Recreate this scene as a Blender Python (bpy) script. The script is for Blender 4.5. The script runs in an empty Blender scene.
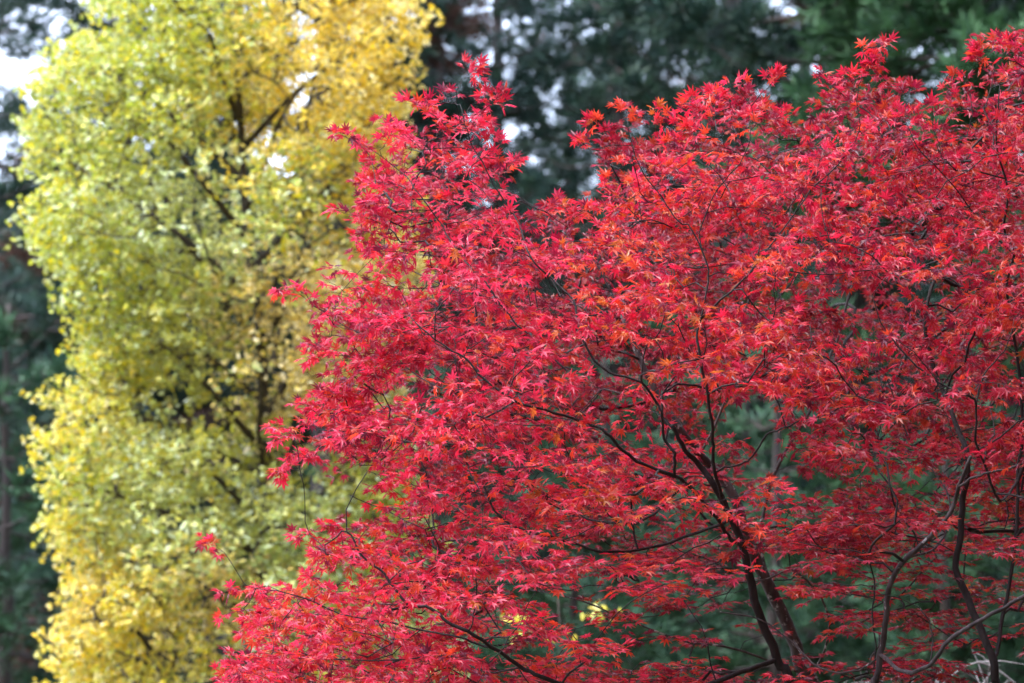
import bpy, math, random
import numpy as np
from mathutils import Vector, noise

R = math.radians
SC = bpy.context.scene
COL = SC.collection
random.seed(11)
rng = np.random.default_rng(11)

# ------------------------------------------------------------------ camera
PITCH = R(7.0)
EYE = Vector((0, 0, 1.6))
cam_d = bpy.data.cameras.new('camera')
cam_d.lens = 100; cam_d.sensor_width = 36
cam_d.clip_start = 0.1; cam_d.clip_end = 3000
cam_d.dof.use_dof = True
cam_d.dof.focus_distance = 8.45
cam_d.dof.aperture_fstop = 4.0
cam = bpy.data.objects.new('camera', cam_d); COL.objects.link(cam)
cam.location = EYE; cam.rotation_euler = (R(90) + PITCH, 0, 0)
SC.camera = cam

# ------------------------------------------------------------------ sky, sun, exposure
SUN_EL, SUN_AZ = R(60), R(262)        # azimuth clockwise from +Y: behind the camera, to the left
w = bpy.data.worlds.new('World'); SC.world = w; w.use_nodes = True
nt = w.node_tree; nt.nodes.clear()
out = nt.nodes.new('ShaderNodeOutputWorld'); bg = nt.nodes.new('ShaderNodeBackground')
sky = nt.nodes.new('ShaderNodeTexSky'); sky.sky_type = 'NISHITA'; sky.sun_disc = False
sky.sun_elevation = SUN_EL; sky.sun_rotation = SUN_AZ
sky.air_density = 1.0; sky.dust_density = 2.0; sky.ozone_density = 1.0
tc = nt.nodes.new('ShaderNodeTexCoord')
cn = nt.nodes.new('ShaderNodeTexNoise'); cn.inputs['Scale'].default_value = 2.2; cn.inputs['Detail'].default_value = 6
cr = nt.nodes.new('ShaderNodeMapRange'); cr.inputs['From Min'].default_value = .3; cr.inputs['From Max'].default_value = .62
cr.inputs['To Min'].default_value = .45; cr.inputs['To Max'].default_value = .95
mx = nt.nodes.new('ShaderNodeMixRGB'); mx.inputs['Color2'].default_value = (8.6, 9.9, 13.0, 1)   # thin cloud sheet
nt.links.new(tc.outputs['Generated'], cn.inputs['Vector'])
nt.links.new(cn.outputs['Fac'], cr.inputs['Value']); nt.links.new(cr.outputs['Result'], mx.inputs['Fac'])
nt.links.new(sky.outputs['Color'], mx.inputs['Color1']); nt.links.new(mx.outputs['Color'], bg.inputs['Color'])
bg.inputs['Strength'].default_value = 0.15
nt.links.new(bg.outputs[0], out.inputs['Surface'])
sl = bpy.data.lights.new('sun', 'SUN'); sl.energy = 1.9; sl.angle = R(26); sl.color = (1, .95, .88)
so = bpy.data.objects.new('sun', sl); COL.objects.link(so)
sd = Vector((math.sin(SUN_AZ) * math.cos(SUN_EL), math.cos(SUN_AZ) * math.cos(SUN_EL), math.sin(SUN_EL)))
so.rotation_euler = sd.to_track_quat('Z', 'Y').to_euler()
so.location = (-20, -20, 40)
SC.view_settings.view_transform = 'Standard'; SC.view_settings.look = 'None'
SC.view_settings.exposure = 1.66; SC.view_settings.gamma = 1
SC.view_settings.use_curve_mapping = False
cy = SC.cycles
cy.max_bounces = 7; cy.diffuse_bounces = 4; cy.transmission_bounces = 5; cy.glossy_bounces = 2
cy.transparent_max_bounces = 4
cy.use_adaptive_sampling = True; cy.adaptive_threshold = 0.02
cy.use_denoising = True
cy.sample_clamp_indirect = 6

# ------------------------------------------------------------------ helpers
cp, sp = math.cos(PITCH), math.sin(PITCH)
def P(px, py, Y):
    """world point at distance Y along +Y that the camera sees at pixel px, py"""
    a = (px - 512) / 1024 * .36; b = (341.5 - py) / 1024 * .36
    k = Y / (cp - b * sp)
    return Vector((a * k, Y, EYE.z + (sp + b * cp) * k))
def Q(p):
    d = p[1] * cp + (p[2] - EYE.z) * sp
    u = -p[1] * sp + (p[2] - EYE.z) * cp
    return 512 + p[0] / d / .36 * 1024, 341.5 - u / d / .36 * 1024

def obj(name, me, parent=None, mats=()):
    for m in mats: me.materials.append(m)
    o = bpy.data.objects.new(name, me); COL.objects.link(o); o.parent = parent
    return o
def thing(name, loc, label, cat, group=None):
    o = bpy.data.objects.new(name, None); COL.objects.link(o); o.location = loc
    o.empty_display_size = .3
    o['label'] = label; o['category'] = cat
    if group: o['group'] = group
    return o

def np_mesh(name, V, F, tint=None, smooth=False):
    """V (n,3), F (m,3) triangles or (m,4) quads, tint (n,4) point colour"""
    me = bpy.data.meshes.new(name)
    V = np.ascontiguousarray(V, np.float32); F = np.ascontiguousarray(F, np.int32)
    k = F.shape[1]
    me.vertices.add(len(V)); me.vertices.foreach_set('co', V.ravel())
    me.loops.add(F.size); me.loops.foreach_set('vertex_index', F.ravel())
    me.polygons.add(len(F))
    me.polygons.foreach_set('loop_start', np.arange(len(F), dtype=np.int32) * k)
    me.polygons.foreach_set('use_smooth', np.full(len(F), smooth, dtype=bool))
    me.update(calc_edges=True)
    if tint is not None:
        a = me.color_attributes.new('tint', 'FLOAT_COLOR', 'POINT')
        a.data.foreach_set('color', np.ascontiguousarray(tint, np.float32).ravel())
    return me

def nrm(a): return a / (np.linalg.norm(a, axis=-1, keepdims=True) + 1e-9)

def scatter(name, T, F, pos, dirv, nor, scl, col, origin=(0, 0, 0), bend=None):
    """instances of template vertices T (k,n,3) with variants chosen at random"""
    N = len(pos); pos = np.asarray(pos) - np.array(origin)
    y = nrm(np.asarray(dirv, float)); n = np.asarray(nor, float)
    x = nrm(np.cross(y, n)); z = np.cross(x, y)
    var = rng.integers(0, len(T), N)
    t = np.asarray(T)[var] * np.asarray(scl)[:, None, None]          # N,n,3
    V = pos[:, None, :] + t[..., 0:1] * x[:, None, :] + t[..., 1:2] * y[:, None, :] + t[..., 2:3] * z[:, None, :]
    nv = t.shape[1]
    FF = (np.asarray(F)[None] + (np.arange(N) * nv)[:, None, None]).reshape(-1, 3)
    c = np.ones((N, 4)); c[:, :3] = col
    return np_mesh(name, V.reshape(-1, 3), FF, np.repeat(c, nv, axis=0))

class Tubes:
    def __init__(s, origin=(0, 0, 0)): s.V = []; s.F = []; s.n = 0; s.o = np.array(origin, float)
    def add(s, pts, rad, sides=6, rough=0.0):
        pts = np.array([tuple(p) for p in pts], float) - s.o
        rad = np.asarray(rad, float); m = len(pts)
        tan = np.gradient(pts, axis=0); tan = nrm(tan)
        ref = np.array((0.13, 0.97, 0.21)) if abs(tan[0][1]) < .8 else np.array((1., 0.1, 0))
        x = nrm(np.cross(tan, ref)); y = np.cross(tan, x)
        a = np.arange(sides) / sides * 2 * np.pi
        rr = rad[:, None] * (1 + (rng.random((m, sides)) - .5) * rough)
        ring = pts[:, None] + rr[..., None] * (np.cos(a)[None, :, None] * x[:, None] + np.sin(a)[None, :, None] * y[:, None])
        i = np.arange(m - 1)[:, None] * sides; j = np.arange(sides)[None]; j2 = (j + 1) % sides
        f = np.stack([i + j, i + j2, i + sides + j2, i + sides + j], -1).reshape(-1, 4) + s.n
        s.V.append(ring.reshape(-1, 3)); s.F.append(f); s.n += m * sides
        # end caps (fan closed as quads on opposite verts keeps it simple)
        s.cap(s.n - sides, sides)
    def cap(s, start, sides):
        f = [[start, start + k, start + k + 1, start + min(k + 2, sides - 1)] for k in range(1, sides - 1, 2)]
        f = [q for q in f if len(set(q)) == 4]
        if f: s.F.append(np.array(f))
    def mesh(s, name): return np_mesh(name, np.concatenate(s.V), np.concatenate(s.F), smooth=True)

def smooth_path(pts, n):
    """Catmull-Rom through pts, n samples per span"""
    p = [Vector(q) for q in pts]; p = [2 * p[0] - p[1]] + p + [2 * p[-1] - p[-2]]
    o = []
    for i in range(1, len(p) - 2):
        a, b, c, d = p[i - 1:i + 3]
        for k in range(n):
            t = k / n
            o.append(.5 * ((2 * b) + (c - a) * t + (2 * a - 5 * b + 4 * c - d) * t * t + (3 * b - a - 3 * c + d) * t ** 3))
    o.append(p[-2].copy())
    return o

# ------------------------------------------------------------------ materials
def mat(name):
    m = bpy.data.materials.new(name); m.use_nodes = True
    nt = m.node_tree; nt.nodes.clear()
    return m, nt, nt.nodes.new, nt.links.new
def leaf_mat(name, rough=.38, spec=.5, transl=.42, back=1.12, trans_gain=(1.5, 1.2, 1.0), mottle=60):
    m, nt, N, L = mat(name)
    at = N('ShaderNodeAttribute'); at.attribute_name = 'tint'
    nz = N('ShaderNodeTexNoise'); nz.inputs['Scale'].default_value = mottle; nz.inputs['Detail'].default_value = 3
    g = N('ShaderNodeNewGeometry'); L(g.outputs['Position'], nz.inputs['Vector'])
    mr = N('ShaderNodeMapRange'); mr.inputs['To Min'].default_value = .72; mr.inputs['To Max'].default_value = 1.25
    L(nz.outputs['Fac'], mr.inputs['Value'])
    mul = N('ShaderNodeVectorMath'); mul.operation = 'SCALE'
    L(at.outputs['Color'], mul.inputs[0]); L(mr.outputs['Result'], mul.inputs['Scale'])
    bk = N('ShaderNodeMixRGB'); bk.inputs['Color2'].default_value = (back, back, back, 1); bk.blend_type = 'MULTIPLY'
    L(g.outputs['Backfacing'], bk.inputs['Fac']); L(mul.outputs[0], bk.inputs['Color1'])
    p = N('ShaderNodeBsdfPrincipled'); p.inputs['Roughness'].default_value = rough
    p.inputs['Specular IOR Level'].default_value = spec
    L(bk.outputs[0], p.inputs['Base Color'])
    t = N('ShaderNodeBsdfTranslucent')
    tm = N('ShaderNodeVectorMath'); tm.operation = 'MULTIPLY'; tm.inputs[1].default_value = trans_gain
    L(mul.outputs[0], tm.inputs[0]); L(tm.outputs[0], t.inputs['Color'])
    ms = N('ShaderNodeMixShader'); ms.inputs[0].default_value = transl
    L(p.outputs[0], ms.inputs[1]); L(t.outputs[0], ms.inputs[2])
    o = N('ShaderNodeOutputMaterial'); L(ms.outputs[0], o.inputs['Surface'])
    return m
def bark_mat(name, c1, c2, scale, lichen=None, zs=.25):
    m, nt, N, L = mat(name)
    tc = N('ShaderNodeTexCoord'); mp = N('ShaderNodeMapping'); mp.inputs['Scale'].default_value = (1, 1, zs)
    L(tc.outputs['Object'], mp.inputs['Vector'])
    nz = N('ShaderNodeTexNoise'); nz.inputs['Scale'].default_value = scale; nz.inputs['Detail'].default_value = 8
    L(mp.outputs[0], nz.inputs['Vector'])
    rp = N('ShaderNodeValToRGB'); rp.color_ramp.elements[0].color = (*c1, 1); rp.color_ramp.elements[1].color = (*c2, 1)
    rp.color_ramp.elements[0].position = .35; rp.color_ramp.elements[1].position = .68
    L(nz.outputs['Fac'], rp.inputs[0]); last = rp.outputs[0]
    if lichen:
        n2 = N('ShaderNodeTexNoise'); n2.inputs['Scale'].default_value = scale * .8; n2.inputs['Detail'].default_value = 5
        L(tc.outputs['Object'], n2.inputs['Vector'])
        r2 = N('ShaderNodeMapRange'); r2.inputs['From Min'].default_value = lichen[1]; r2.inputs['From Max'].default_value = lichen[1] + .06
        L(n2.outputs['Fac'], r2.inputs['Value'])
        mx = N('ShaderNodeMixRGB'); mx.inputs['Color2'].default_value = (*lichen[0], 1)
        L(r2.outputs[0], mx.inputs['Fac']); L(last, mx.inputs['Color1']); last = mx.outputs[0]
    p = N('ShaderNodeBsdfPrincipled'); p.inputs['Roughness'].default_value = .85; L(last, p.inputs['Base Color'])
    b = N('ShaderNodeBump'); b.inputs['Strength'].default_value = .6; b.inputs['Distance'].default_value = .01
    L(nz.outputs['Fac'], b.inputs['Height']); L(b.outputs[0], p.inputs['Normal'])
    o = N('ShaderNodeOutputMaterial'); L(p.outputs[0], o.inputs['Surface'])
    return m

M_MAPLE = leaf_mat('maple_leaf', rough=.40, spec=.6, transl=.48, back=1.15, trans_gain=(1.35, 1.0, 1.0), mottle=45)
M_GINK = leaf_mat('ginkgo_leaf', rough=.3, spec=.6, transl=.38, trans_gain=(1.25, 1.15, .8), mottle=30)
M_CON = leaf_mat('cedar_needles', rough=.6, spec=.3, transl=.12, trans_gain=(1, 1, 1), mottle=4)
M_SHR = leaf_mat('undergrowth_leaf', rough=.5, spec=.4, transl=.3, trans_gain=(1, 1, .8), mottle=8)
B_MAPLE = bark_mat('maple_bark', (.008, .006, .006), (.024, .017, .017), 60)
B_LICH = bark_mat('lichened_bark', (.03, .022, .022), (.08, .062, .06), 45, ((.34, .34, .33), .60))
B_GREY = bark_mat('grey_maple_bark', (.025, .018, .02), (.08, .062, .065), 50, ((.3, .29, .3), .64))
B_GINK = bark_mat('ginkgo_bark', (.03, .022, .017), (.085, .065, .05), 30)
B_CON = bark_mat('cedar_bark', (.03, .022, .02), (.10, .075, .066), 14, None, .08)
B_DEAD = bark_mat('dead_twig', (.16, .14, .14), (.34, .31, .31), 30)

# ------------------------------------------------------------------ ground and hills
def terrain_h(x, y):
    h = 0.0
    t = max(0, y - 62)
    h += 27 * (1 - math.exp(-(t / 70) ** 1.5))
    t2 = max(0, abs(x) - 45); h += 10 * (1 - math.exp(-(t2 / 60) ** 2))
    t3 = max(0, -y - 4); h += min(22, t3 * 1.3)  # unseen bank behind the camera, added to block low sky light
    if y < 34: x0 = 3.4 + 3.6 * max(0, min(1, (y - 9) / 9)); h += min(17, max(0, x - x0) * 1.35) * min(1, (34 - y) / 8)  # unseen bank at the right, added to shade the lower maples
    h += .5 * noise.noise(Vector((x * .05, y * .05, 0))) * min(1, max(0, (y - 12)) / 20)
    return h
xs = np.concatenate([np.linspace(-900, -120, 14), np.linspace(-110, 110, 90), np.linspace(120, 900, 14)])
ys = np.concatenate([np.linspace(-600, -20, 10), np.linspace(-15, 190, 110), np.linspace(200, 1200, 16)])
V = [(x, y, terrain_h(x, y)) for y in ys for x in xs]
nx = len(xs)
F = [(j * nx + i, j * nx + i + 1, (j + 1) * nx + i + 1, (j + 1) * nx + i) for j in range(len(ys) - 1) for i in range(nx - 1)]
m, nt, N, L = mat('forest_floor')
nz = N('ShaderNodeTexNoise'); nz.inputs['Scale'].default_value = 1.3; nz.inputs['Detail'].default_value = 10
tc = N('ShaderNodeTexCoord'); L(tc.outputs['Object'], nz.inputs['Vector'])
rp = N('ShaderNodeValToRGB'); rp.color_ramp.elements[0].color = (.025, .035, .014, 1); rp.color_ramp.elements[1].color = (.11, .07, .04, 1)
rp.color_ramp.elements[0].position = .4; rp.color_ramp.elements[1].position = .65
p = N('ShaderNodeBsdfPrincipled'); p.inputs['Roughness'].default_value = .95
L(nz.outputs['Fac'], rp.inputs[0]); L(rp.outputs[0], p.inputs['Base Color'])
o = N('ShaderNodeOutputMaterial'); L(p.outputs[0], o.inputs[0])
g = obj('ground', np_mesh('ground', np.array(V), np.array(F), smooth=True), None, [m]); g['kind'] = 'structure'

# ------------------------------------------------------------------ a tree grower shared by maples and ginkgo
class Net:
    """branch network: nodes with parent, radius and owner tree"""
    def __init__(s): s.p = []; s.par = []; s.r = []; s.tree = []; s.limb = []; s.w = []; s.fixed = []
    def node(s, p, par, tree, limb, r=0, fixed=False):
        s.p.append(tuple(p)); s.par.append(par); s.r.append(r); s.tree.append(tree); s.limb.append(limb); s.w.append(0.0); s.fixed.append(fixed)
        return len(s.p) - 1
    def near(s, q, zpen=.9, back=None):
        A = np.array(s.p); d = A - np.array(q)
        c = np.linalg.norm(d, axis=1) + zpen * np.maximum(0, d[:, 2])
        i = int(np.argmin(c)); return i, c[i]

def grow(net, targets, step=.06, wander=.25, zpen=.9, maxstart=None):
    """reach every target from the nearest node; returns (node, direction) per target"""
    T = np.array([tuple(t) for t in targets])
    A = np.array(net.p)
    d0 = np.array([np.min(np.linalg.norm(A - t, axis=1)) for t in T])
    res = []
    for k in np.argsort(d0):
        t = Vector(T[k])
        i, c = net.near(t, zpen)
        a = Vector(net.p[i]); dv = t - a; L = dv.length
        if L < .02: res.append((k, i, Vector((0, 0, 1)))); continue
        n = max(2, int(L / step))
        # leave the parent along its own direction, then turn to the target
        pi = net.par[i]
        pd = (a - Vector(net.p[pi])).normalized() if pi >= 0 else Vector((0, 0, 1))
        m1 = a + (pd * .45 + dv.normalized() * .55).normalized() * L * .4
        m2 = t - (Vector((dv.x, dv.y, dv.z * .35))).normalized() * L * .3
        prev = i
        for q in range(1, n + 1):
            s = q / n
            p = a * (1 - s) ** 3 + m1 * 3 * s * (1 - s) ** 2 + m2 * 3 * s * s * (1 - s) + t * s ** 3
            if q < n:
                p = p + Vector((random.gauss(0, 1), random.gauss(0, 1), random.gauss(0, 1))) * step * wander * .35
            prev = net.node(p, prev, net.tree[i], -1)
        last = (Vector(net.p[prev]) - Vector(net.p[net.par[prev]])).normalized()
        res.append((k, prev, last))
    return res

def weigh(net, ends):
    for i, wt in ends:
        while i >= 0:
            net.w[i] += wt; i = net.par[i]

def net_meshes(net, r0, ex, rmin):
    """per tree: dict of tube sets: 'limb' chains (traced) and 'twig' chains"""
    n = len(net.p)
    kids = [[] for _ in range(n)]
    for i, q in enumerate(net.par):
        if q >= 0: kids[q].append(i)
    def rad(i):
        if net.fixed[i]: return net.r[i]
        return max(rmin, r0 * max(net.w[i], 1) ** ex)
    out = {}
    # twig chains: start at any non traced node whose parent is traced or which is not the heaviest child
    for i in range(n):
        if net.limb[i] >= 0: continue
        q = net.par[i]
        main = q >= 0 and net.limb[q] < 0 and max(kids[q], key=lambda c: net.w[c]) == i
        if main: continue
        chain = [q] if q >= 0 else []
        j = i
        while True:
            chain.append(j)
            nx = [c for c in kids[j] if net.limb[c] < 0]
            if not nx: break
            j = max(nx, key=lambda c: net.w[c])
        rr = [rad(c) for c in chain]
        if q >= 0: rr[0] = min(rad(q) * .8, rr[1] * 1.15)
        for a in range(1, len(rr)): rr[a] = min(rr[a], rr[a - 1])
        out.setdefault(net.tree[i], []).append(([net.p[c] for c in chain], rr))
    return out

# ================================================================== MAPLES
# traced limbs: (tree, kind, [(px, py, depth) ... base to tip], radius base, radius tip); 'G' drops the base to the ground
LIMBS = [
 # central dark maple
 (0, 'trunk', ['G', (792,700,9.0), (777,660,9.0), (755,600,8.95), (742,545,8.9), (728,512,8.85), (713,484,8.8), (700,466,8.8), (685,450,8.75), (672,425,8.7)], .030, .009),
 (0, 'limb', [(742,545,8.9), (731,540,8.75), (720,522,8.65), (704,503,8.6), (688,485,8.5), (674,475,8.45), (643,464,8.4), (624,451,8.35), (606,433,8.3), (588,423,8.3), (555,413,8.25), (515,401,8.2), (485,379,8.2), (464,357,8.2), (441,344,8.2), (415,322,8.2)], .016, .003),
 (0, 'limb', [(728,512,8.85), (717,480,8.6), (713,455,8.55), (713,436,8.5), (709,405,8.45), (701,362,8.4), (697,335,8.4), (704,315,8.4), (727,295,8.35), (751,271,8.3), (760,245,8.3)], .014, .003),
 (0, 'limb', [(717,470,8.6), (741,464,8.6), (753,456,8.6), (767,435,8.55), (786,427,8.5), (801,421,8.5), (834,411,8.5), (860,392,8.5)], .008, .003),
 (0, 'limb', [(674,475,8.45), (674,453,8.4), (664,438,8.4), (662,415,8.35), (656,403,8.35), (642,383,8.3), (609,372,8.3), (592,356,8.3), (580,330,8.3), (573,300,8.35), (551,278,8.4), (531,258,8.4), (515,215,8.5), (494,185,8.5), (484,165,8.5), (469,138,8.5), (462,110,8.5)], .011, .002),
 (0, 'limb', [(642,378,8.3), (645,350,8.3), (659,332,8.3), (668,300,8.3), (672,268,8.3)], .006, .002),
 (0, 'limb', [(573,352,8.45), (551,350,8.4), (518,325,8.4), (501,305,8.4), (484,280,8.4), (462,258,8.5), (441,225,8.6), (420,195,8.6), (400,171,8.7), (375,152,8.7)], .007, .002),
 (0, 'limb', [(697,335,8.4), (707,290,8.4), (707,265,8.4), (691,228,8.4), (679,222,8.4), (662,198,8.4), (642,171,8.4), (632,145,8.4), (628,125,8.4)], .007, .0018),
 (0, 'limb', [(707,265,8.4), (700,235,8.45), (717,190,8.4), (744,157,8.4), (752,125,8.4)], .005, .002),
 (0, 'limb', [(751,271,8.35), (767,250,8.4), (790,220,8.45), (812,190,8.5), (838,165,8.5), (859,133,8.5), (857,100,8.5), (862,75,8.5)], .006, .002),
 # the low left limbs
 (0, 'limb', [(777,660,9.0), (740,672,8.9), (690,690,8.8), (640,694,8.7), (585,690,8.6), (541,677,8.5), (521,667,8.5), (498,651,8.45), (468,631,8.4), (447,622,8.4), (431,608,8.4), (407,604,8.4), (384,574,8.4), (363,557,8.4), (347,532,8.4), (325,545,8.4)], .020, .003),
 (0, 'limb', [(498,651,8.45), (484,646,8.5), (457,637,8.5), (427,631,8.55), (380,621,8.55), (340,614,8.6), (305,598,8.6), (270,590,8.6)], .008, .0025),
 (0, 'limb', [(468,631,8.4), (471,627,8.38), (477,600,8.35), (476,570,8.3), (484,545,8.3)], .005, .002),
 (0, 'limb', [(521,668,8.5), (485,672,8.6), (447,655,8.7), (400,660,8.7), (360,660,8.75), (310,655,8.8), (275,640,8.8)], .007, .002),
 (0, 'limb', [(728,522,8.85), (690,535,9.0), (650,548,9.05), (602,552,9.0), (575,543,9.0), (541,535,8.95), (515,526,8.9), (494,510,8.9), (484,486,8.9), (465,462,8.9), (430,445,8.9), (395,440,9.0), (350,432,9.0), (320,430,9.0)], .012, .0025),
 (0, 'limb', [(515,526,8.9), (484,521,9.0), (457,521,9.0), (424,528,9.0), (385,510,9.1), (350,495,9.1)], .006, .002),
 (0, 'limb', [(484,379,8.2), (450,390,8.6), (410,370,8.8), (370,340,8.8), (335,320,8.8)], .005, .002),
 (0, 'limb', [(704,503,8.6), (684,481,8.6), (656,471,8.6), (629,456,8.7), (600,455,8.8), (560,462,8.9), (520,450,9.0), (480,430,9.0)], .006, .002),
 # pale lichened maple behind
 (1, 'trunk', ['G', (815,700,9.9), (804,675,9.9), (792,635,9.85), (768,585,9.8), (747,539,9.75), (735,500,9.7), (722,478,9.7), (700,455,9.65), (680,430,9.6), (662,400,9.6), (640,360,9.6), (622,315,9.6)], .050, .012),
 (1, 'limb', [(768,585,9.8), (760,540,9.8), (764,510,9.8), (772,478,9.8), (788,447,9.8), (808,415,9.8), (822,380,9.8), (840,330,9.8), (852,285,9.8), (868,240,9.8), (872,194,9.7), (869,165,9.7)], .016, .004),
 (1, 'limb', [(792,635,9.85), (812,670,9.7), (828,640,9.6), (827,612,9.55), (812,585,9.5), (790,570,9.4), (765,580,9.4), (735,582,9.3), (700,575,9.2)], .010, .003),
 (1, 'limb', [(700,455,9.65), (720,415,9.6), (735,365,9.6), (745,310,9.6), (770,270,9.6), (790,215,9.6), (800,165,9.6)], .010, .003),
 (1, 'limb', [(662,400,9.6), (625,395,9.6), (580,380,9.7), (545,350,9.7), (505,310,9.8), (455,290,9.8), (410,270,9.8), (360,240,9.8)], .010, .003),
 (1, 'limb', [(622,315,9.6), (600,270,9.6), (570,240,9.6), (545,215,9.6), (500,185,9.6)], .007, .002),
 (1, 'limb', [(804,675,9.9), (740,650,9.8), (680,640,9.8), (630,620,9.8), (580,600,9.8), (530,590,9.9)], .010, .003),
 # right hand maple with two stems
 (2, 'trunk', ['G', (997,700,8.7), (996,683,8.7), (993,659,8.7), (973,612,8.75), (956,569,8.8), (960,539,8.8), (963,500,8.8), (968,460,8.8), (955,420,8.9), (935,370,9.0), (925,320,9.0), (940,260,9.1)], .024, .008),
 (2, 'limb', [(993,659,8.7), (998,650,8.75), (1003,615,8.8), (1016,539,8.85), (1018,480,8.9), (1022,420,8.9), (1015,340,8.9), (1006,290,8.85), (1014,255,8.8), (1004,228,8.75), (1008,190,8.7), (996,143,8.65), (998,110,8.6), (1000,85,8.6)], .016, .003),
 (2, 'limb', [(1014,255,8.8), (990,232,8.6), (984,228,8.55), (951,183,8.45), (918,147,8.4), (905,120,8.4)], .006, .0018),
 (2, 'limb', [(1008,190,8.7), (1026,180,8.65), (1045,160,8.6)], .005, .002),
 (2, 'limb', [(1018,480,8.9), (1000,500,8.4), (984,462,8.3), (976,440,8.2), (976,405,8.15), (968,395,8.1), (938,383,8.1), (911,361,8.1), (897,345,8.1), (881,323,8.1), (872,295,8.1)], .010, .0025),
 (2, 'limb', [(976,405,8.15), (984,375,8.15), (1004,351,8.15), (1012,330,8.15)], .006, .002),
 (2, 'limb', [(976,450,8.25), (994,441,8.25), (1026,417,8.25), (1050,400,8.25)], .006, .003),
 # front grey limb crossing from the bottom
 (3, 'trunk', ['G', (875,700,8.5), (876,683,8.5), (881,655,8.5), (886,619,8.48), (889,588,8.45), (904,561,8.4), (926,540,8.35), (945,521,8.3), (955,502,8.3), (959,486,8.25), (971,456,8.2)], .015, .008),
 (3, 'limb', [(958,488,8.25), (966,482,8.22), (985,474,8.2), (1005,470,8.2), (1026,462,8.2), (1060,450,8.2)], .009, .005),
 (3, 'limb', [(881,655,8.5), (905,672,8.3), (930,665,8.2), (950,639,8.15), (983,619,8.1), (1010,604,8.1), (1028,594,8.1), (1060,580,8.1)], .015, .009),
 (3, 'limb', [(930,665,8.2), (933,642,8.2), (929,622,8.2), (920,608,8.2)], .005, .003),
 (3, 'limb', [(881,655,8.5), (860,670,8.6), (820,669,8.7), (790,640,8.8), (760,620,8.8), (720,612,8.8)], .008, .003),
 (3, 'limb', [(903,559,8.45), (935,548,8.7), (948,525,8.9), (946,490,9.1), (910,440,9.2), (895,400,9.2), (880,360,9.2)], .009, .003),
]
# unseen boughs above the picture's top edge, added to shade the lower right
LIMBS += [
 (2, 'limb', [(1018,480,8.9), (1060,360,8.9), (1085,180,8.7), (1080,30,8.4), (1050,-110,7.9), (980,-220,7.2), (880,-340,6.3), (800,-480,5.4)], .018, .005),
 (2, 'limb', [(1080,30,8.4), (1100,-100,7.6), (1140,-260,6.7), (1180,-480,5.4)], .010, .004),
 (2, 'limb', [(1050,-110,7.9), (940,-135,7.8), (820,-160,7.6), (700,-200,7.2), (600,-260,6.8)], .010, .003),
]
TREE_LOC = {}
net = Net(); limb_geo = []
for li, (tr, kind, pts, ra, rb) in enumerate(LIMBS):
    ground = pts[0] == 'G'
    q = [P(*t) for t in (pts[1:] if ground else pts)]
    if ground:
        b = q[0]; base = Vector((b.x + .05, b.y, -.08)); mid = Vector((b.x + .06, b.y + .02, b.z * .5))
        q = [base, mid] + q; TREE_LOC[tr] = Vector((base.x, base.y, 0))
    path = smooth_path(q, 4)
    L = len(path)
    for k in range(1, L - 1):
        path[k] = path[k] + Vector((random.gauss(0, 1), random.gauss(0, 1), random.gauss(0, 1))) * .0015
    ra *= .42; rb *= .6
    if ground: rr = [ra * .95 * (1 - k / (L - 1)) ** .75 + rb for k in range(L)]
    else: rr = [ra * (1 - k / (L - 1)) ** .8 + rb * (k / (L - 1)) for k in range(L)]
    if ground: par = -1
    else:
        cand = [i for i in range(len(net.p)) if net.tree[i] == tr]
        par = min(cand, key=lambda i: (Vector(net.p[i]) - path[0]).length)
        path[0] = Vector(net.p[par])
    for k, p in enumerate(path):
        par = net.node(p, par, tr, li, rr[k], True)
    limb_geo.append((tr, kind, path, rr))

OUT = [(x_ - (8 if x_ < 520 else 0), y_ - (9 if y_ < 170 else 0)) for x_, y_ in [(225,700),(240,640),(232,600),(262,575),(300,560),(312,530),(345,512),(330,500),(296,488),(300,460),(285,425),(318,400),(335,375),(305,345),(300,300),(285,286),(330,285),(345,262),(352,230),(338,212),(370,195),(345,160),(338,128),(385,135),(412,118),(428,98),(462,66),(452,100),(492,94),(495,125),(490,150),(525,160),(535,185),(560,192),(592,212),(576,175),(580,160),(575,140),(600,118),(632,104),(662,118),(655,150),(680,125),(700,112),(690,90),(735,82),(770,82),(778,105),(800,115),(818,92),(835,68),(860,40),(874,44),(890,75),(918,85),(900,108),(935,98),(945,78),(975,92),(985,65),(1000,50),(1040,50),(1150,45),(1270,110),(1350,240),(1370,400),(1320,560),(1230,740),(225,740)]]
def inside(poly, x, y):
    c = False; n = len(poly); j = n - 1
    for i in range(n):
        xi, yi = poly[i]; xj, yj = poly[j]
        if (yi > y) != (yj > y) and x < (xj - xi) * (y - yi) / (yj - yi) + xi: c = not c
        j = i
    return c
def edge_dist(poly, x, y):
    d = 1e9
    for i in range(len(poly)):
        ax, ay = poly[i]; bx, by = poly[(i + 1) % len(poly)]
        vx, vy = bx - ax, by - ay; t = max(0, min(1, ((x - ax) * vx + (y - ay) * vy) / (vx * vx + vy * vy + 1e-9)))
        d = min(d, math.hypot(x - ax - t * vx, y - ay - t * vy))
    return d
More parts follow.
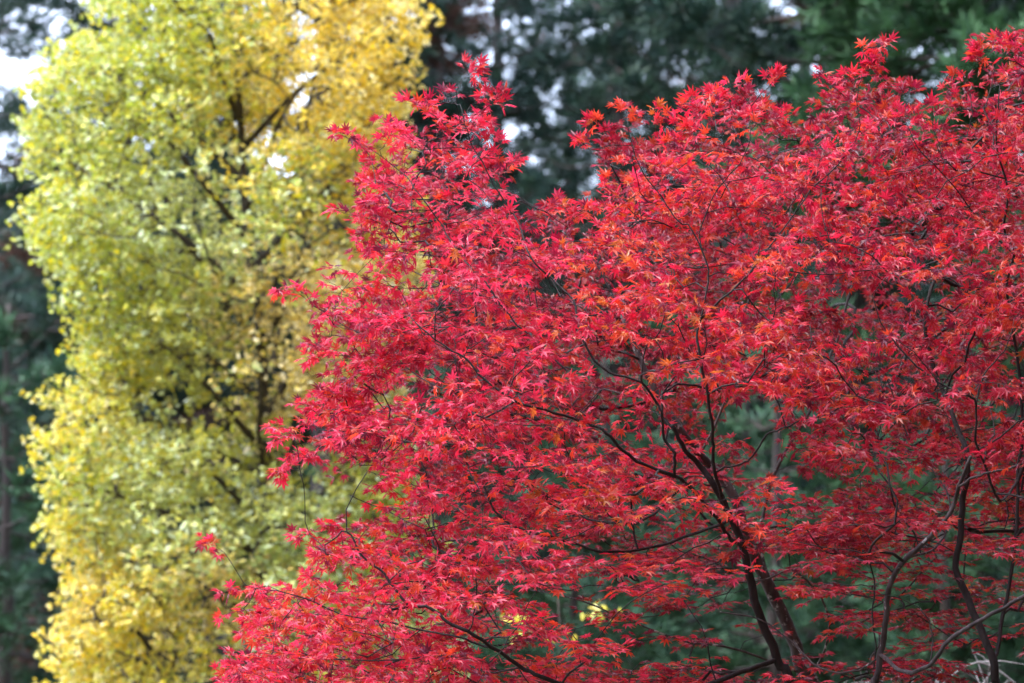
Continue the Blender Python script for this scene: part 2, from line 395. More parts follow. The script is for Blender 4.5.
# where the crown is thin: px, py, rx, ry, how much is missing
GAPS = [(500,225,22,12,.9),(425,380,38,24,.75),(430,430,28,16,.6),(465,560,40,20,.4),(320,520,30,20,.8),(620,440,55,18,.9),(600,462,40,20,.6),
        (770,432,55,32,.92),(700,445,30,30,.6),(640,515,50,20,.6),(690,515,35,28,.8),(850,490,60,42,.9),(800,470,50,34,.8),
        (605,600,55,22,.9),(580,640,65,45,.85),(660,560,40,20,.6),(640,650,30,25,.6),(850,575,36,10,.85),(870,640,80,26,.85),(800,600,40,20,.5),(960,600,60,18,.7),
        (980,565,55,26,.85),(985,650,70,40,.93),(735,650,40,22,.75),(680,660,40,18,.7),(920,430,16,20,.7),(880,412,30,16,.5),(900,590,30,12,.6),
        (830,290,30,14,.6),(770,290,30,14,.5),(960,480,30,14,.5),(450,640,40,10,.5),(540,610,35,18,.6),(360,590,30,15,.5)]
FRONT_LINES = [g for g in limb_geo]
fl_px = []
for tr, kind, path, rr in limb_geo:
    for p in path: fl_px.append((*Q(p), p.y))
fl_px = np.array(fl_px)

def maple_ok(x, y, Y, p):
    for gx, gy, rx, ry, s in GAPS:
        if ((x - gx) / rx) ** 2 + ((y - gy) / ry) ** 2 < 1 and random.random() < s * (.8 if y > 440 and x > 560 else 1): return False
    low = max(0, min(1, (y - 430) / 150)) * max(0, min(1, (x - 400) / 150))
    if random.random() < low * .12: return False
    if y < 170 and random.random() < .0: return False
    v = noise.noise(Vector((p.x * 2.6, p.y * 2.2, p.z * 4.2 + 5)))
    if v < -.11 - .1 * (1 - low) and random.random() < .8: return False
    d = np.hypot(fl_px[:, 0] - x, fl_px[:, 1] - y)
    k = (d < 26) & (fl_px[:, 2] > Y - .05)
    if k.any() and random.random() < (.85 if y > 400 and x > 560 else .6): return False
    return True
targets = []; tinfo = []
tries = 0
NT = 2080
while len(targets) < NT and tries < 60000:
    tries += 1
    x = random.uniform(225, 1370); y = random.uniform(35, 735)
    if not inside(OUT, x, y): continue
    e = edge_dist(OUT, x, y)
    if 1024 < x < 1120: e = max(e, 60)
    if e < (22 if x > 560 else 13) and not (e > 8 and random.random() < .22): continue
    if x > 1060 and random.random() < .5: continue
    hw = .25 + .95 * min(1, e / 150) ** .7
    deep = max(0, min(1, (430 - y) / 150)) * max(0, min(1, (x - 420) / 150))
    lowr = max(0, min(1, (y - 430) / 120)) * max(0, min(1, (x - 560) / 120))
    Y = 8.95 + random.uniform(-1 + .35 * lowr, 1 + 1.1 * deep) * hw + (.12 if x < 500 else 0)
    if Y > 8.9 and e < 30: continue
    p = P(x, y, Y)
    if not maple_ok(x, y, Y, p): continue
    if targets:
        A = targets[-400:]
        if min((p - q).length for q in A) < .055: continue
    targets.append(p); tinfo.append((x, y, e))
for x, y in [(862,50),(868,72),(852,84),(890,86),(906,96),(628,118),(606,128),(648,128),(590,150),(430,106),(456,104),(462,80),(486,108),(765,90),(742,94),(715,120),(986,68),(1002,58),(1016,62),
             (970,92),(350,140),(352,215),(298,290),(312,305),(292,430),(300,470),(245,585),(252,612),(224,552),(310,535)]:
    targets.append(P(x, y, 8.45 + (.2 if x < 500 else 0))); tinfo.append((x, y, 14))
OVER = len(targets)  # sprays from here on fill the unseen overhead boughs, added to cast shade
while len(targets) < OVER + 760:
    Y = random.uniform(4.6, 7.7); z = random.uniform(3.25, 4.6); p = Vector((random.uniform(.1, 3.3), Y, z)); x, y = Q(p)
    if y > -.30 / (Y * .36) * 1024: continue
    targets.append(p); tinfo.append((x, y, 80))
print('maple targets', len(targets), tries)
res = grow(net, targets, step=.05, wander=.3, zpen=.9)

# maple leaf: seven pointed lobes, folded on the midribs
def maple_leaf(seed):
    r = random.Random(seed)
    ang = [-118, -77, -38, 0, 38, 77, 118]; ln = [.42, .74, .93, 1.0, .93, .74, .42]
    V = [(0, 0, 0)]; F = []
    droop = r.uniform(.02, .24); cup = r.uniform(-.05, .14)
    def pt(a, l, z=0):
        a = R(a); return (math.sin(a) * l, math.cos(a) * l, z - droop * l * l + cup * abs(math.sin(a)) * l)
    sin_r = [.16] + [r.uniform(.26, .36) for _ in range(6)] + [.16]
    sin_a = [-150] + [(ang[i] + ang[i + 1]) / 2 for i in range(6)] + [150]
    s0 = len(V); V += [pt(a, l) for a, l in zip(sin_a, sin_r)]
    for i in range(7):
        L = ln[i] * r.uniform(.9, 1.08); a = ang[i] + r.uniform(-5, 5); hw = r.uniform(11.5, 15.5) * (1.15 if L < .5 else 1)
        k = len(V); zt = r.uniform(-.12, .03)
        V += [pt(a - hw, L * .50, .045), pt(a + r.uniform(-3, 3), L, zt), pt(a + hw, L * .50, .045)]
        F += [(0, k, s0 + i), (0, k + 1, k), (0, k + 2, k + 1), (0, s0 + i + 1, k + 2)]
    # stalk
    k = len(V); V += [(-.02, 0, 0), (.02, 0, 0), (.0, -.62, -.05 + r.uniform(-.05, .1))]; F += [(k, k + 2, k + 1)]
    return V, F
ml = [maple_leaf(s) for s in range(10)]
ML_V = np.array([v for v, f in ml]); ML_F = np.array(ml[0][1])

LP = {t: [] for t in range(4)}; LD = {t: [] for t in range(4)}; LN = {t: [] for t in range(4)}; LS = {t: [] for t in range(4)}; LC = {t: [] for t in range(4)}
EXTRA = {t: [] for t in range(4)}
PAL = np.array([(.56, .022, .062), (.60, .034, .052), (.60, .070, .030), (.33, .014, .050), (.66, .045, .115), (.18, .018, .050), (.52, .15, .03)])
SHADE_TONE = {0: 1.0, 1: .55, 2: .82, 3: .72}      # rear and right trees' leaf colour darkened, standing in for lower right shade
PW = np.array([.34, .24, .12, .14, .10, .05, .01])
ends = []
def add_leaf(tr, base, d, n, s, hue, y=0):
    LP[tr].append(tuple(base)); LD[tr].append(tuple(d)); LN[tr].append(tuple(n)); LS[tr].append(s)
    c = PAL[rng.choice(len(PAL), p=hue)] * rng.uniform(.75, 1.2) * SHADE_TONE[tr]; LC[tr].append(tuple(c))
for k, node, dirv in res:
    tr = net.tree[node]; x, y, e = tinfo[k]
    c = Vector(net.p[node])
    u = Vector((dirv.x, dirv.y, dirv.z))
    u = Vector((u.x + random.gauss(0, .2), u.y - .25, 0))
    if u.length < .1: u = Vector((random.uniform(-1, 1), -.6, 0))
    u.normalize()
    flat = max(0, min(1, (y - 400) / 180)) * max(.25, min(1, (x - 350) / 300))
    top = e < 45 and y < 240
    rise = random.gauss(.12, .30 * (1 - .7 * flat)) + (.55 if top else 0)
    u = (u + Vector((0, 0, rise))).normalized()
    side = u.cross(Vector((0, 0, 1))).normalized()
    roll = random.gauss(0, .42 * (1 - .75 * flat)); upr = side.cross(u).normalized()
    side = (side * math.cos(roll) + upr * math.sin(roll)).normalized()
    upv = side.cross(u).normalized()
    hue = PW.copy(); h = noise.noise(Vector((c.x * 1.3, c.y * 1.3, c.z * 1.3 + 9)))
    hue[2] *= 1 + max(0, h) * 4; hue[3] *= 1 + max(0, -h) * 3; wl = max(0, min(1, (620 - x) / 200)); hue[4] *= 1 + 3 * wl; hue[2] *= 1 + .3 * (1 - wl)
    if random.random() < .06: hue[5] *= 6
    hue[6] *= 1 + max(0, h - .25) * 60
    hue /= hue.sum()
    n_l = 0
    main_len = random.uniform(.12, .22) * (1 + .35 * flat) * max(.4, min(1, e / 55))
    twigs = [(c, u, main_len)]
    ns = random.choice((2, 3, 3, 4))
    for q in range(ns):
        f = (q + .4) / ns * .8; sg = 1 if q % 2 else -1
        a = R(random.uniform(32, 62)) * sg
        d = (u * math.cos(a) + side * math.sin(a) + upv * random.gauss(0, .12)).normalized()
        twigs.append((c + u * main_len * f, d, main_len * random.uniform(.45, .75) * (1 - f * .4)))
    for b0, d, ln in twigs:
        nn = max(2, int(ln / .030))
        droopd = Vector((0, 0, -1))
        pts = []
        for q in range(nn + 1):
            s = q / nn
            pts.append(b0 + d * ln * s + droopd * ln * .12 * s * s + Vector((random.gauss(0, .002), random.gauss(0, .002), random.gauss(0, .002))))
        EXTRA[tr].append((pts, [.0010 * (1 - .4 * q / nn) for q in range(nn + 1)]))
        sd = d.cross(upv).normalized()
        for q in range(1, nn + 1):
            for sg in ((-1, 1) if q < nn else (-1, 1, 0)):
                if random.random() < .14 + .1 * flat: continue
                a = R(random.uniform(45, 80)) * sg
                hd = d * math.cos(a) + sd * math.sin(a)
                dr = random.gauss(.22 - (.5 if top else 0), .55) * (1 - .55 * flat)
                ld = (hd + Vector((0, 0, -dr))).normalized()
                nor = (Vector((0, 0, 1)) + hd * random.uniform(0, .7) + Vector((random.gauss(0, .5), random.gauss(-.65, .55), 0)) * (1 - .65 * flat)).normalized()
                s = random.uniform(.019, .037)
                base = pts[q] + ld * s * .6
                add_leaf(tr, base, ld, nor, s, hue); n_l += 1
    ends.append((node, n_l))
weigh(net, ends)
tw = net_meshes(net, .00030, .5, .0010)
MAPLE_LABELS = {
 0: ('central red maple with dark slender stems and long limbs reaching left', B_MAPLE),
 1: ('red maple with a pale lichen spotted trunk leaning behind the dark stems', B_LICH),
 2: ('right hand red maple with two dark stems forking low near the corner', B_MAPLE),
 3: ('red maple with a curving smooth grey limb at the lower right', B_GREY)}
nleaf = 0
for t in range(4):
    lab, bm = MAPLE_LABELS[t]; loc = TREE_LOC[t]
    root = thing('maple_tree', loc, lab, 'maple', 'red maples in front')
    for tr, kind, path, rr in limb_geo:
        if tr != t: continue
        tb = Tubes(loc); tb.add(path, rr, 9 if kind == 'trunk' else 7, .18)
        obj(kind, tb.mesh(kind), root, [bm])
    tb = Tubes(loc)
    for pts, rr in tw.get(t, []): tb.add(pts, rr, 5, .1)
    for pts, rr in EXTRA[t]: tb.add(pts, rr, 3)
    o = obj('twig_growth', tb.mesh('twig_growth'), root, [B_MAPLE]); o['kind'] = 'stuff'
    o = obj('crown', scatter('maple_crown', ML_V, ML_F, LP[t], LD[t], LN[t], LS[t], np.array(LC[t]), loc), root, [M_MAPLE])
    nleaf += len(LP[t])
print('maple leaves', nleaf)

# ================================================================== GINKGO
GOUT = [(60,-120),(100,-40),(70,5),(95,20),(50,45),(30,85),(22,125),(34,150),(18,190),(22,235),(30,265),(58,292),(72,330),(82,360),(60,385),(20,372),(18,395),(35,415),(25,435),(38,462),(50,480),(22,492),(28,520),(55,548),(75,575),(60,592),(48,612),(30,640),(50,655),(30,690),(20,760),(470,760),(470,660),(440,600),(455,560),(420,500),(415,420),(425,330),(432,260),(415,180),(408,130),(425,95),(432,50),(428,5),(400,-30),(330,-120)]
GGAPS = [(270,352,32,28,.93),(230,405,36,36,.92),(190,412,22,18,.85),(315,440,36,42,.92),(300,480,30,28,.92),(225,215,30,20,.85),(295,170,26,14,.5),(150,395,30,20,.5),
         (250,250,40,14,.5),(115,265,30,12,.5),(140,560,34,18,.7),(165,500,46,12,.6),(230,480,50,18,.6),(210,330,60,20,.5),(160,235,40,10,.4),(215,590,30,10,.4),
         (65,22,14,16,.6),(330,25,14,10,.5),(450,600,40,40,.4)]
G_ANCH = [  # px, py, colour family
 (60,60,'G'),(130,60,'G'),(200,40,'G'),(240,70,'Y'),(300,50,'O'),(390,60,'O'),(150,130,'G'),(80,150,'G'),(60,220,'G'),(130,210,'L'),(180,180,'L'),(230,230,'L'),(270,130,'O'),(340,110,'O'),(300,190,'G'),(370,220,'O'),(360,280,'T'),(280,290,'T'),
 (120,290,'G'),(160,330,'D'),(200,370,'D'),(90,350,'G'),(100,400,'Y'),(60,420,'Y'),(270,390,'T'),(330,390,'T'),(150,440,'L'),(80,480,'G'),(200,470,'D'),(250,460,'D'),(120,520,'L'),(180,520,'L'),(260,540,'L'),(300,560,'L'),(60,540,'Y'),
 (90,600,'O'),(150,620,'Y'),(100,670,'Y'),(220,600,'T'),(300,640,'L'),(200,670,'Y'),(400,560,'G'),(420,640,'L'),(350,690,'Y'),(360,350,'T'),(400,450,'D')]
G_COL = {'G': [(.47,.53,.055),(.58,.60,.08),(.36,.45,.08),(.74,.65,.04),(.62,.70,.40)], 'Y': [(.64,.62,.07),(.58,.60,.12),(.76,.62,.05),(.72,.64,.13),(.66,.58,.07),(.78,.60,.04),(.80,.75,.38)],
         'O': [(.82,.64,.07),(.80,.66,.12),(.82,.58,.04),(.76,.61,.10),(.84,.75,.36)], 'L': [(.50,.58,.19),(.58,.60,.14),(.42,.50,.16),(.68,.67,.22),(.64,.72,.46)],
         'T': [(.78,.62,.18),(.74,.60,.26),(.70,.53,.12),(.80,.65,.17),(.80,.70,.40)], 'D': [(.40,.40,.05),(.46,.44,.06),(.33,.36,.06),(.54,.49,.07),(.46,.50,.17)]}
GY = 20.0
gbase = P(262, 700, GY); gbase.z = 0
net = Net(); glimbs = []
trunk_pts = [Vector((gbase.x, GY, -.1)), Vector((gbase.x + .02, GY, .9)), P(266,690,GY), P(270,560,GY), P(262,450,GY), P(262,350,GY), P(248,240,GY), P(240,120,GY), P(235,0,GY), P(232,-90,GY)]
path = smooth_path(trunk_pts, 4); par = -1; L = len(path)
rr = [.048 * (1 - k / (L - 1)) ** .8 + .012 for k in range(L)]
for k, p in enumerate(path): par = net.node(p, par, 0, 0, rr[k], True)
glimbs.append(('trunk', path, rr))
GL = [(640,120,560,-.9),(600,200,610,-1.2),(620,330,600,-.8),(560,70,480,-.3),(580,400,520,.3),(520,150,430,-1.0),(500,330,400,-.9),(470,60,390,-.1),(440,140,330,-.9),(430,350,300,-.5),
      (400,50,250,.2),(360,150,210,-1.0),(340,330,230,-.9),(300,50,150,-.3),(280,390,150,.2),(250,120,100,-1.0),(220,300,90,-1.0),(180,70,40,0),(150,370,30,0),(110,180,10,-.8),(90,320,-20,-.6),(480,250,360,-1.2),(640,400,640,.1)]
for li, (y0, x1, y1, dY) in enumerate(GL):
    i = min(range(len(glimbs[0][1])), key=lambda k: abs(Q(glimbs[0][1][k])[1] - y0))
    a = glimbs[0][1][i]; b = P(x1, y1, GY + dY)
    v = b - a
    q = [a, a + v * .35 + Vector((0, 0, .05)), a + v * .7 + Vector((random.gauss(0, .05), random.gauss(0, .05), .06)), b]
    path = smooth_path(q, 5); L = len(path); rr = [.022 * (1 - k / (L - 1)) ** .8 + .004 for k in range(L)]
    par = min((k for k in range(len(net.p)) if net.limb[k] == 0), key=lambda k: (Vector(net.p[k]) - a).length)
    for k, p in enumerate(path): par = net.node(p, par, 0, li + 1, rr[k], True)
    glimbs.append(('limb', path, rr))
gt = []; ginfo = []; tries = 0
while len(gt) < 2350 and tries < 40000:
    tries += 1
    x = random.uniform(15, 470); y = random.uniform(-120, 760)
    if not inside(GOUT, x, y): continue
    e = edge_dist(GOUT, x, y)
    if e < 12: continue
    if x > 400: e = min(e, 470 - x + 20)
    hw = .35 + 1.25 * min(1, e / 150) ** .6
    t = random.uniform(-1, 1); Y = GY + t * hw
    bad = False
    for gx, gy, rx, ry, s in GGAPS:
        if ((x - gx) / rx) ** 2 + ((y - gy) / ry) ** 2 < 1 and random.random() < s and t < .85: bad = True
    if bad: continue
    p = P(x, y, Y)
    v = noise.noise(Vector((p.x * 1.25, p.y * .9, p.z * 1.9 + 3)))
    if v < -.02 and random.random() < .92: continue
    if y < -20 and random.random() < .3: continue
    if gt and min((p - q).length for q in gt[-400:]) < .10: continue
    gt.append(p); ginfo.append((x, y, e))
res = grow(net, gt, step=.14, wander=.5, zpen=.8)
def gk_leaf(seed):
    r = random.Random(seed); V = [(0, 0, 0)]; F = []
    spread = r.uniform(48, 66); n = 6; cup = r.uniform(-.05, .3)
    for i in range(n + 1):
        t = -1 + 2 * i / n; a = R(t * spread); l = 1 - .12 * t * t + r.uniform(-.05, .05)
        if i == n // 2: l -= r.uniform(.05, .3)
        V.append((math.sin(a) * l, math.cos(a) * l, cup * abs(t) * .5 - .1 + .06 * (-1) ** i * r.random()))
    for i in range(n): F.append((0, i + 2, i + 1))
    k = len(V); V += [(-.02, 0, 0), (.02, 0, 0), (0, -.7, .05)]; F.append((k, k + 2, k + 1))
    return V, F
gl = [gk_leaf(s) for s in range(6)]; GK_V = np.array([v for v, f in gl]); GK_F = np.array(gl[0][1])
gp, gd, gn, gs, gc, gx_t, ends = [], [], [], [], [], [], []
anch = np.array([(a, b) for a, b, _ in G_ANCH], float)
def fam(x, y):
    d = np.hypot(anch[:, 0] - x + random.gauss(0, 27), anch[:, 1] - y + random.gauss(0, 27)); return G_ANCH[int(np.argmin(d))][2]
def ginkgo_shoots(node_p, dirv, x, y, e, outl, ntw=4, fam_=None):
    n = 0
    for q in range(ntw):
        d = (Vector(dirv) * .5 + Vector((random.gauss(0, .8), random.gauss(-.2, .8), random.gauss(.15, .6)))).normalized()
        ln = random.uniform(.13, .27) * (.8 if e < 20 else 1)
        pts = [node_p + d * ln * s / 4 + Vector((0, 0, -.05 * ln * s * s / 8)) for s in range(5)]
        outl.append((pts, [.0022 - .0003 * s for s in range(5)]))
        for s in range(1, 6):
            b = pts[min(s, 4)]
            cf = fam_ or fam(x + (b - node_p).x * 140, y - (b - node_p).z * 140)
            for _ in range(random.choice((1, 2, 3))):
                v = Vector((random.gauss(0, .8), random.gauss(-.35, .8), random.gauss(-.35, .55))) + d * .4
                v.normalize()
                s_ = random.uniform(.023, .040)
                nor = Vector((random.gauss(0, .6), random.gauss(-.4, .6), random.gauss(.7, .5))).normalized()
                gp.append(tuple(b + v * s_ * .7)); gd.append(tuple(v)); gn.append(tuple(nor)); gs.append(s_)
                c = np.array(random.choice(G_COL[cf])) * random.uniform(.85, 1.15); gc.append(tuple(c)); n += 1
    return n
for k, node, dirv in res:
    x, y, e = ginfo[k]
    ends.append((node, ginkgo_shoots(Vector(net.p[node]), dirv, x, y, e, gx_t)))
weigh(net, ends)
tw = net_meshes(net, .0006, .5, .002)
loc = Vector((gbase.x, GY, 0))
root = thing('ginkgo_tree', loc, 'tall columnar ginkgo with fading green to golden fan leaves left of the maples', 'ginkgo')
for kind, path, rr in glimbs:
    tb = Tubes(loc); tb.add(path, rr, 8, .15); obj(kind, tb.mesh(kind), root, [B_GINK])
tb = Tubes(loc)
for pts, rr in tw[0]: tb.add(pts, rr, 5)
for pts, rr in gx_t: tb.add(pts, rr, 3)
o = obj('twig_growth', tb.mesh('twig_growth'), root, [B_GINK]); o['kind'] = 'stuff'
obj('crown', scatter('ginkgo_crown', GK_V, GK_F, gp, gd, gn, gs, np.array(gc), loc), root, [M_GINK])
print('ginkgo leaves', len(gp))

# a young ginkgo whose yellow tip shows behind the maple limbs
gp, gd, gn, gs, gc, gx_t = [], [], [], [], [], []
loc = P(560, 690, 16.5); loc.z = 0
tb = Tubes(loc)
tip = P(558, 598, 16.5)
stem = smooth_path([Vector((loc.x, loc.y, -.05)), Vector((loc.x + .05, loc.y, 1.1)), tip], 6)
tb2 = Tubes(loc); tb2.add(stem, [.018 - .0012 * k for k in range(len(stem))], 6, .1)
for k in range(11):
    f = random.random(); b = Vector(stem[5 + int(f * 7)])
    ginkgo_shoots(b + Vector((random.gauss(0, .09), random.gauss(0, .12), random.gauss(0, .07))), (random.gauss(0, 1), random.gauss(0, 1), .3), 0, 0, 10, gx_t, 2, 'Y')
root = thing('young_ginkgo', loc, 'small yellow ginkgo sapling glimpsed behind the low maple limb', 'sapling')
obj('trunk', tb2.mesh('trunk'), root, [B_GINK])
for pts, rr in gx_t: tb.add(pts, rr, 3)
o = obj('twig_growth', tb.mesh('twig_growth'), root, [B_GINK]); o['kind'] = 'stuff'
obj('crown', scatter('sapling_crown', GK_V, GK_F, gp, gd, gn, gs, np.array(gc), loc), root, [M_GINK])

# ================================================================== CEDARS
def spray_tmpl(seed):
    """a needle spray: curved spikes fanning forward"""
    r = random.Random(seed); V = []; F = []
    for i in range(9):
        a = r.uniform(-1.0, 1.0); e = r.uniform(-.5, .5); l = r.uniform(.55, 1.0); b = r.uniform(0, .35)
        d = Vector((math.sin(a), math.cos(a), math.sin(e))).normalized()
        s = d.cross(Vector((r.gauss(0, 1), r.gauss(0, 1), 1))).normalized() * .055
        o = Vector((0, b, 0)); k = len(V)
        V += [tuple(o - s * .4), tuple(o + d * l * .55 + s), tuple(o + d * l * .55 - s), tuple(o + d * l + Vector((0, 0, .1)))]
        F += [(k, k + 1, k + 2), (k + 2, k + 1, k + 3)]
    return V, F
st = [spray_tmpl(s) for s in range(6)]; ST_V = np.array([v for v, f in st]); ST_F = np.array(st[0][1])
CON_PAL = {'dark': [(.020, .050, .036), (.028, .062, .040), (.016, .040, .032), (.040, .078, .045)],
           'mid': [(.035, .085, .042), (.045, .105, .050), (.028, .066, .040), (.060, .12, .05)],
           'fresh': [(.045, .11, .045), (.06, .14, .055), (.035, .085, .042), (.07, .16, .06)],
           'bright': [(.045, .105, .055), (.055, .13, .06), (.035, .085, .05), (.07, .15, .07)]}
def make_cedar(seed, H, rad, low, dens, pal, rust=.0, trunk_r=.3, size=.30):
    r = random.Random(seed); tr_pts = []
    lean = Vector((r.uniform(-.02, .02), r.uniform(-.02, .02), 0))
    n = 14
    for k in range(n + 1):
        z = H * k / n - (.3 if k == 0 else 0)
        tr_pts.append(Vector((lean.x * z + r.gauss(0, .02), lean.y * z + r.gauss(0, .02), z)))
    trr = [trunk_r * (1 - k / n) ** .85 + .02 + (trunk_r * .35 if k == 0 else 0) for k in range(n + 1)]
    tb = Tubes(); tb.add(tr_pts, trr, 12, .10); trunk = tb.mesh('cedar_trunk')
    lb = Tubes(); pos, dr, no, sc, co = [], [], [], [], []
    z = low
    while z < H * .98:
        f = (z - low) / (H - low)
        for b in range(r.choice((2, 3, 3, 4))):
            az = r.uniform(0, 2 * math.pi); L = rad * (1 - f) ** .75 * r.uniform(.55, 1.12) * (.6 + .4 * min(1, f * 6)) + .25
            h = Vector((math.cos(az), math.sin(az), 0)); pts = []; m = 7
            sl = r.uniform(-.3, .12)
            for q in range(m + 1):
                t = q / m
                pts.append(Vector((lean.x * z, lean.y * z, z)) + h * L * t + Vector((0, 0, L * (sl * t + .38 * t ** 2.3))) + Vector((r.gauss(0, 1), r.gauss(0, 1), r.gauss(0, 1))) * .03 * L * .4)
            lb.add(pts, [max(.008, .016 * L * (1 - q / m) + .006) for q in range(m + 1)], 5)
            rusty = r.random() < rust
            nb = int(L * 8 * dens)
            for s in range(nb):
                t = r.uniform(.22, 1) ** .8; i = min(m - 1, int(t * m)); base = pts[i].lerp(pts[i + 1], t * m - i)
                sd = Vector((-h.y, h.x, 0)) * r.choice((-1, 1))
                d = (h * r.uniform(.3, 1) + sd * r.uniform(.2, 1.1) + Vector((0, 0, r.gauss(.05, .25)))).normalized()
                bl = r.uniform(.25, .75) * (1.15 - t * .6) * min(1, L)
                e = base + d * bl + Vector((0, 0, -.15 * bl))
                lb.add([base, base.lerp(e, .5) + Vector((0, 0, .03)), e], [.008, .006, .003], 3)
                for q in range(5):
                    p = base.lerp(e, (q + 1) / 5) + Vector((r.gauss(0, .05), r.gauss(0, .05), r.gauss(0, .05)))
                    dd = (d + Vector((r.gauss(0, .5), r.gauss(0, .5), r.gauss(.1, .4)))).normalized()
                    pos.append(tuple(p)); dr.append(tuple(dd)); no.append((r.gauss(0, .5), r.gauss(0, .5), 1)); sc.append(size * r.uniform(.6, 1.2))
                    c = (.10, .045, .03) if rusty and r.random() < .8 else r.choice(CON_PAL[pal])
                    v = r.uniform(.75, 1.3); co.append(tuple(a * v for a in c))
        z += r.uniform(.28, .50) * (1 if dens > .8 else 1.35)
    crown = scatter('cedar_crown', ST_V, ST_F, pos, dr, no, sc, np.array(co))
    return trunk, lb.mesh('cedar_limbs'), crown
SPEC = {
 'A': make_cedar(1, 22, 3.4, 3.0, 1.0, 'dark', .05, .30),
 'B': make_cedar(2, 19, 2.9, 1.2, 1.2, 'mid', .08, .26),
 'C': make_cedar(3, 21, 3.6, 2.2, .62, 'dark', .12, .26),
 'D': make_cedar(4, 17, 2.9, .8, 2.0, 'fresh', .0, .14),
 'E': make_cedar(5, 24, 3.2, 6.2, 1.1, 'dark', .08, .30),
 'Y': make_cedar(6, 5.2, 1.25, .2, 2.0, 'bright', .0, .06, .22),
}
proto = {}
def cedar(key, px, Y, rot, scale, label, name='cedar_tree', cat='cedar', group='dark cedars behind the autumn trees'):
    a = P(px, 341, Y); loc = Vector((a.x, Y, terrain_h(a.x, Y)))
    root = thing(name, loc, label, cat, group)
    root.rotation_euler.z = rot; root.scale = (scale,) * 3
    if key not in proto:
        t, l, c = SPEC[key]
        proto[key] = [obj('trunk', t, root, [B_CON]), obj('limbs', l, root, [B_CON]), obj('crown', c, root, [M_CON])]
        proto[key][1]['kind'] = 'stuff'
    else:
        for s in proto[key]:
            q = s.copy(); COL.objects.link(q); q.parent = root
    return root
CE = [
 ('C', -75, 38, .3, 1.0, 'blue green cedar cut by the left edge of the picture'),
 ('C', 118, 47, 2.0, 1.0, 'cedar standing just left of the ginkgo with its lower boughs showing'),
 ('A', 150, 50, 4.0, 1.0, 'cedar hidden mostly behind the green upper left of the ginkgo'),
 ('E', 330, 44, 1.1, 1.0, 'tall cedar behind the golden upper right of the ginkgo'),
 ('C', 440, 44, 5.6, 1.0, 'thin crowned dark cedar right of the ginkgo with sky between its boughs'),
 ('C', 610, 50, 2.6, 1.05, 'open cedar with sky spots above the dip in the maple outline'),
 ('A', 735, 46, 5.5, 1.0, 'dark cedar behind the two small upper middle maple tips'),
 ('E', 852, 34, .8, 1.0, 'cedar with a bare grey trunk seen through the right hand maple gap'),
 ('D', 965, 31, 3.0, 1.1, 'fresh green cedar above the upper right maple crest'),
 ('A', 905, 52, 1.9, 1.05, 'dark cedar deep behind the grey bare trunk'),
 ('B', 660, 58, 3.7, 1.15, 'mid green cedar farthest back right of the open crowns'),
 ('A', 1060, 50, 4.4, 1.0, 'cedar at the right edge behind the double stemmed maple'),
 ('B', 800, 60, .2, 1.2, 'far mid green cedar between the rear dark crowns'),
 ('A', 500, 57, 2.2, .92, 'cedar low behind the left tip of the maple crown'),
 ('C', -22, 58, .7, .95, 'thin far cedar at the upper left edge between bright sky spots'),
 ('B', 400, 62, 1.5, 1.0, 'far cedar low behind the ginkgo and maple meeting line'),
 ('B', 240, 60, 2.9, 1.0, 'far cedar straight behind the ginkgo trunk'),
 ('B', 95, 66, 3.3, .8, 'far thin cedar in the bright patch at left'),
 ('A', 560, 63, 3.9, .95, 'low far cedar beneath the sky spots'),
]
for c in CE: cedar(*c)
for i, (px, Y, sc, lab) in enumerate([(770, 27, .95, 'bright young cedar behind the gap in the middle right maple'), (610, 25, .9, 'bright young cedar behind the fork of the left dark limb'),
        (690, 32, 1.1, 'young cedar behind the central dark stems'), (575, 20, .62, 'low young cedar behind the lowest maple gap'), (935, 26, .8, 'young cedar behind the lower right grey limb'),
        (430, 27, .95, 'young cedar in the small gap left of centre'), (980, 30, .9, 'young cedar behind the right maple stems'), (15, 30, 1.05, 'young cedar low at the left edge beside the ginkgo'), (840, 40, 1.1, 'young cedar right of the pale lichened trunk')]):
    cedar('Y', px, Y, i * 1.3, sc, lab, 'young_cedar', 'young cedar', 'young cedars of the undergrowth')

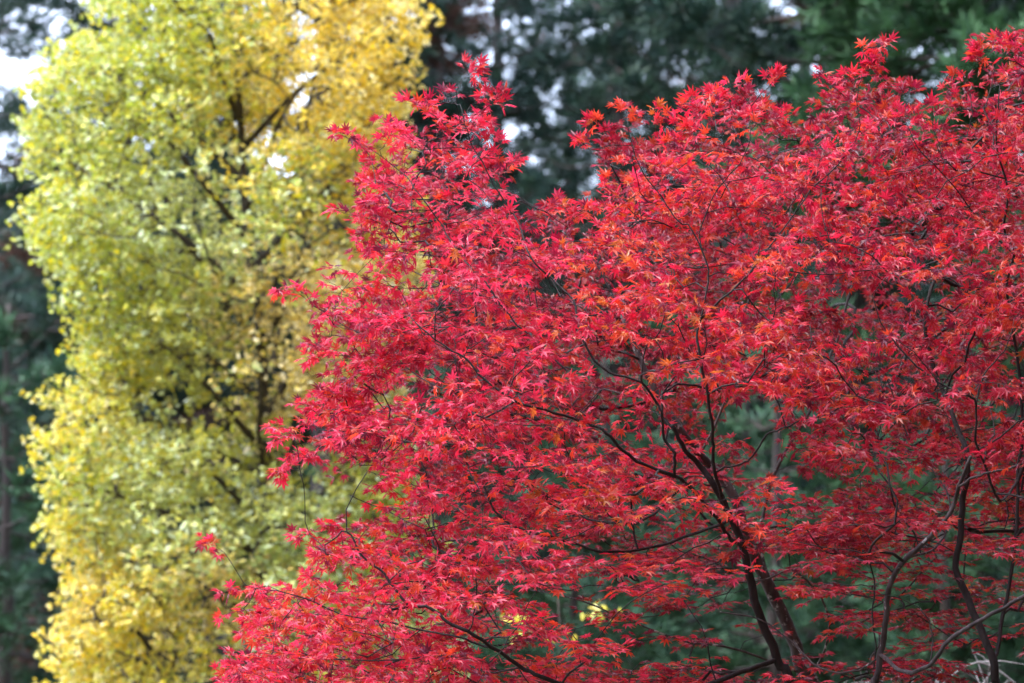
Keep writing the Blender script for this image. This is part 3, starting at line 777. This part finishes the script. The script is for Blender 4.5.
# distant wood on the hillside: reads as one mass
pos, dr, no, sc, co = [], [], [], [], []
for k in range(1500):
    Y = random.uniform(66, 170); x = random.uniform(-.36, .36) * Y * 1.0
    h = random.uniform(5, 9); w_ = random.uniform(1.6, 2.6); z0 = terrain_h(x, Y)
    for q in range(46):
        f = random.random(); az = random.uniform(0, 2 * math.pi); rr_ = w_ * (1 - f) ** .8 * random.uniform(.5, 1)
        pos.append((x + math.cos(az) * rr_, Y + math.sin(az) * rr_, z0 + h * (.05 + .95 * f)))
        dr.append((math.cos(az), math.sin(az), random.uniform(-.3, .5))); no.append((random.gauss(0, .4), random.gauss(0, .4), 1)); sc.append(random.uniform(.6, 1.2))
        v = random.uniform(.7, 1.3); co.append(tuple(a * v for a in random.choice(CON_PAL['dark'])))
for k in range(520):  # unseen trees on the near banks, added only to block light
    if k % 2: Y = random.uniform(-30, -6); x = random.uniform(-30, 30)
    else: Y = random.uniform(-8, 26); x = 3.8 + 18 * random.random() ** 1.5
    h = random.uniform(4, 8); w_ = random.uniform(1.2, 2.0); z0 = terrain_h(x, Y)
    if x - w_ * 1.2 < .19 * max(0, Y) + (1.2 if Y < 0 else 2.6): continue
    for q in range(60):
        f = random.random(); az = random.uniform(0, 2 * math.pi); rr_ = w_ * (1 - f) ** .8 * random.uniform(.5, 1)
        pos.append((x + math.cos(az) * rr_, Y + math.sin(az) * rr_, z0 + h * (.05 + .95 * f)))
        dr.append((math.cos(az), math.sin(az), random.uniform(-.3, .5))); no.append((random.gauss(0, .4), random.gauss(0, .4), 1)); sc.append(random.uniform(.6, 1.2))
        v = random.uniform(.7, 1.3); co.append(tuple(a * v for a in random.choice(CON_PAL['dark'])))
o = obj('distant_wood_and_shade_bank', scatter('distant_wood_and_shade_bank', ST_V, ST_F, pos, dr, no, np.array(sc), np.array(co)), None, [M_CON])
o['kind'] = 'stuff'; o['label'] = 'dark wooded hillside far behind the cedars, plus unseen bank trees added for shade'; o['category'] = 'wood'

# bare grey shrub, lower right
loc = P(985, 690, 11.5); loc.z = 0
root = thing('bare_shrub', loc, 'leafless pale grey shrub of arching twigs at the lower right corner', 'shrub')
for k in range(7):
    tb = Tubes(loc); az = random.uniform(0, 2 * math.pi)
    top = loc + Vector((math.cos(az) * .35, math.sin(az) * .4, random.uniform(1.35, 1.62)))
    st_ = smooth_path([loc + Vector((math.cos(az) * .03, math.sin(az) * .03, -.03)), loc.lerp(top, .55) + Vector((0, 0, .1)), top], 5)
    tb.add(st_, [.011 - .0008 * i for i in range(len(st_))], 5, .1)
    for j in range(16):
        b = Vector(random.choice(st_[5:])); a2 = az + random.gauss(0, 1.1); l = random.uniform(.25, .6)
        h = Vector((math.cos(a2), math.sin(a2), 0))
        q = smooth_path([b, b + h * l * .5 + Vector((0, 0, l * random.uniform(.1, .35))), b + h * l + Vector((0, 0, l * random.uniform(-.1, .25)))], 4)
        tb.add(q, [.005 * (1 - .07 * i) for i in range(len(q))], 4)
        for i in range(5):
            c = Vector(random.choice(q[3:])); e = c + Vector((random.gauss(0, .1), random.gauss(0, .1), random.gauss(.04, .06)))
            tb.add([c, c.lerp(e, .5) + Vector((0, 0, .01)), e], [.003, .0025, .0012], 3)
    obj('stem', tb.mesh('stem'), root, [B_DEAD])
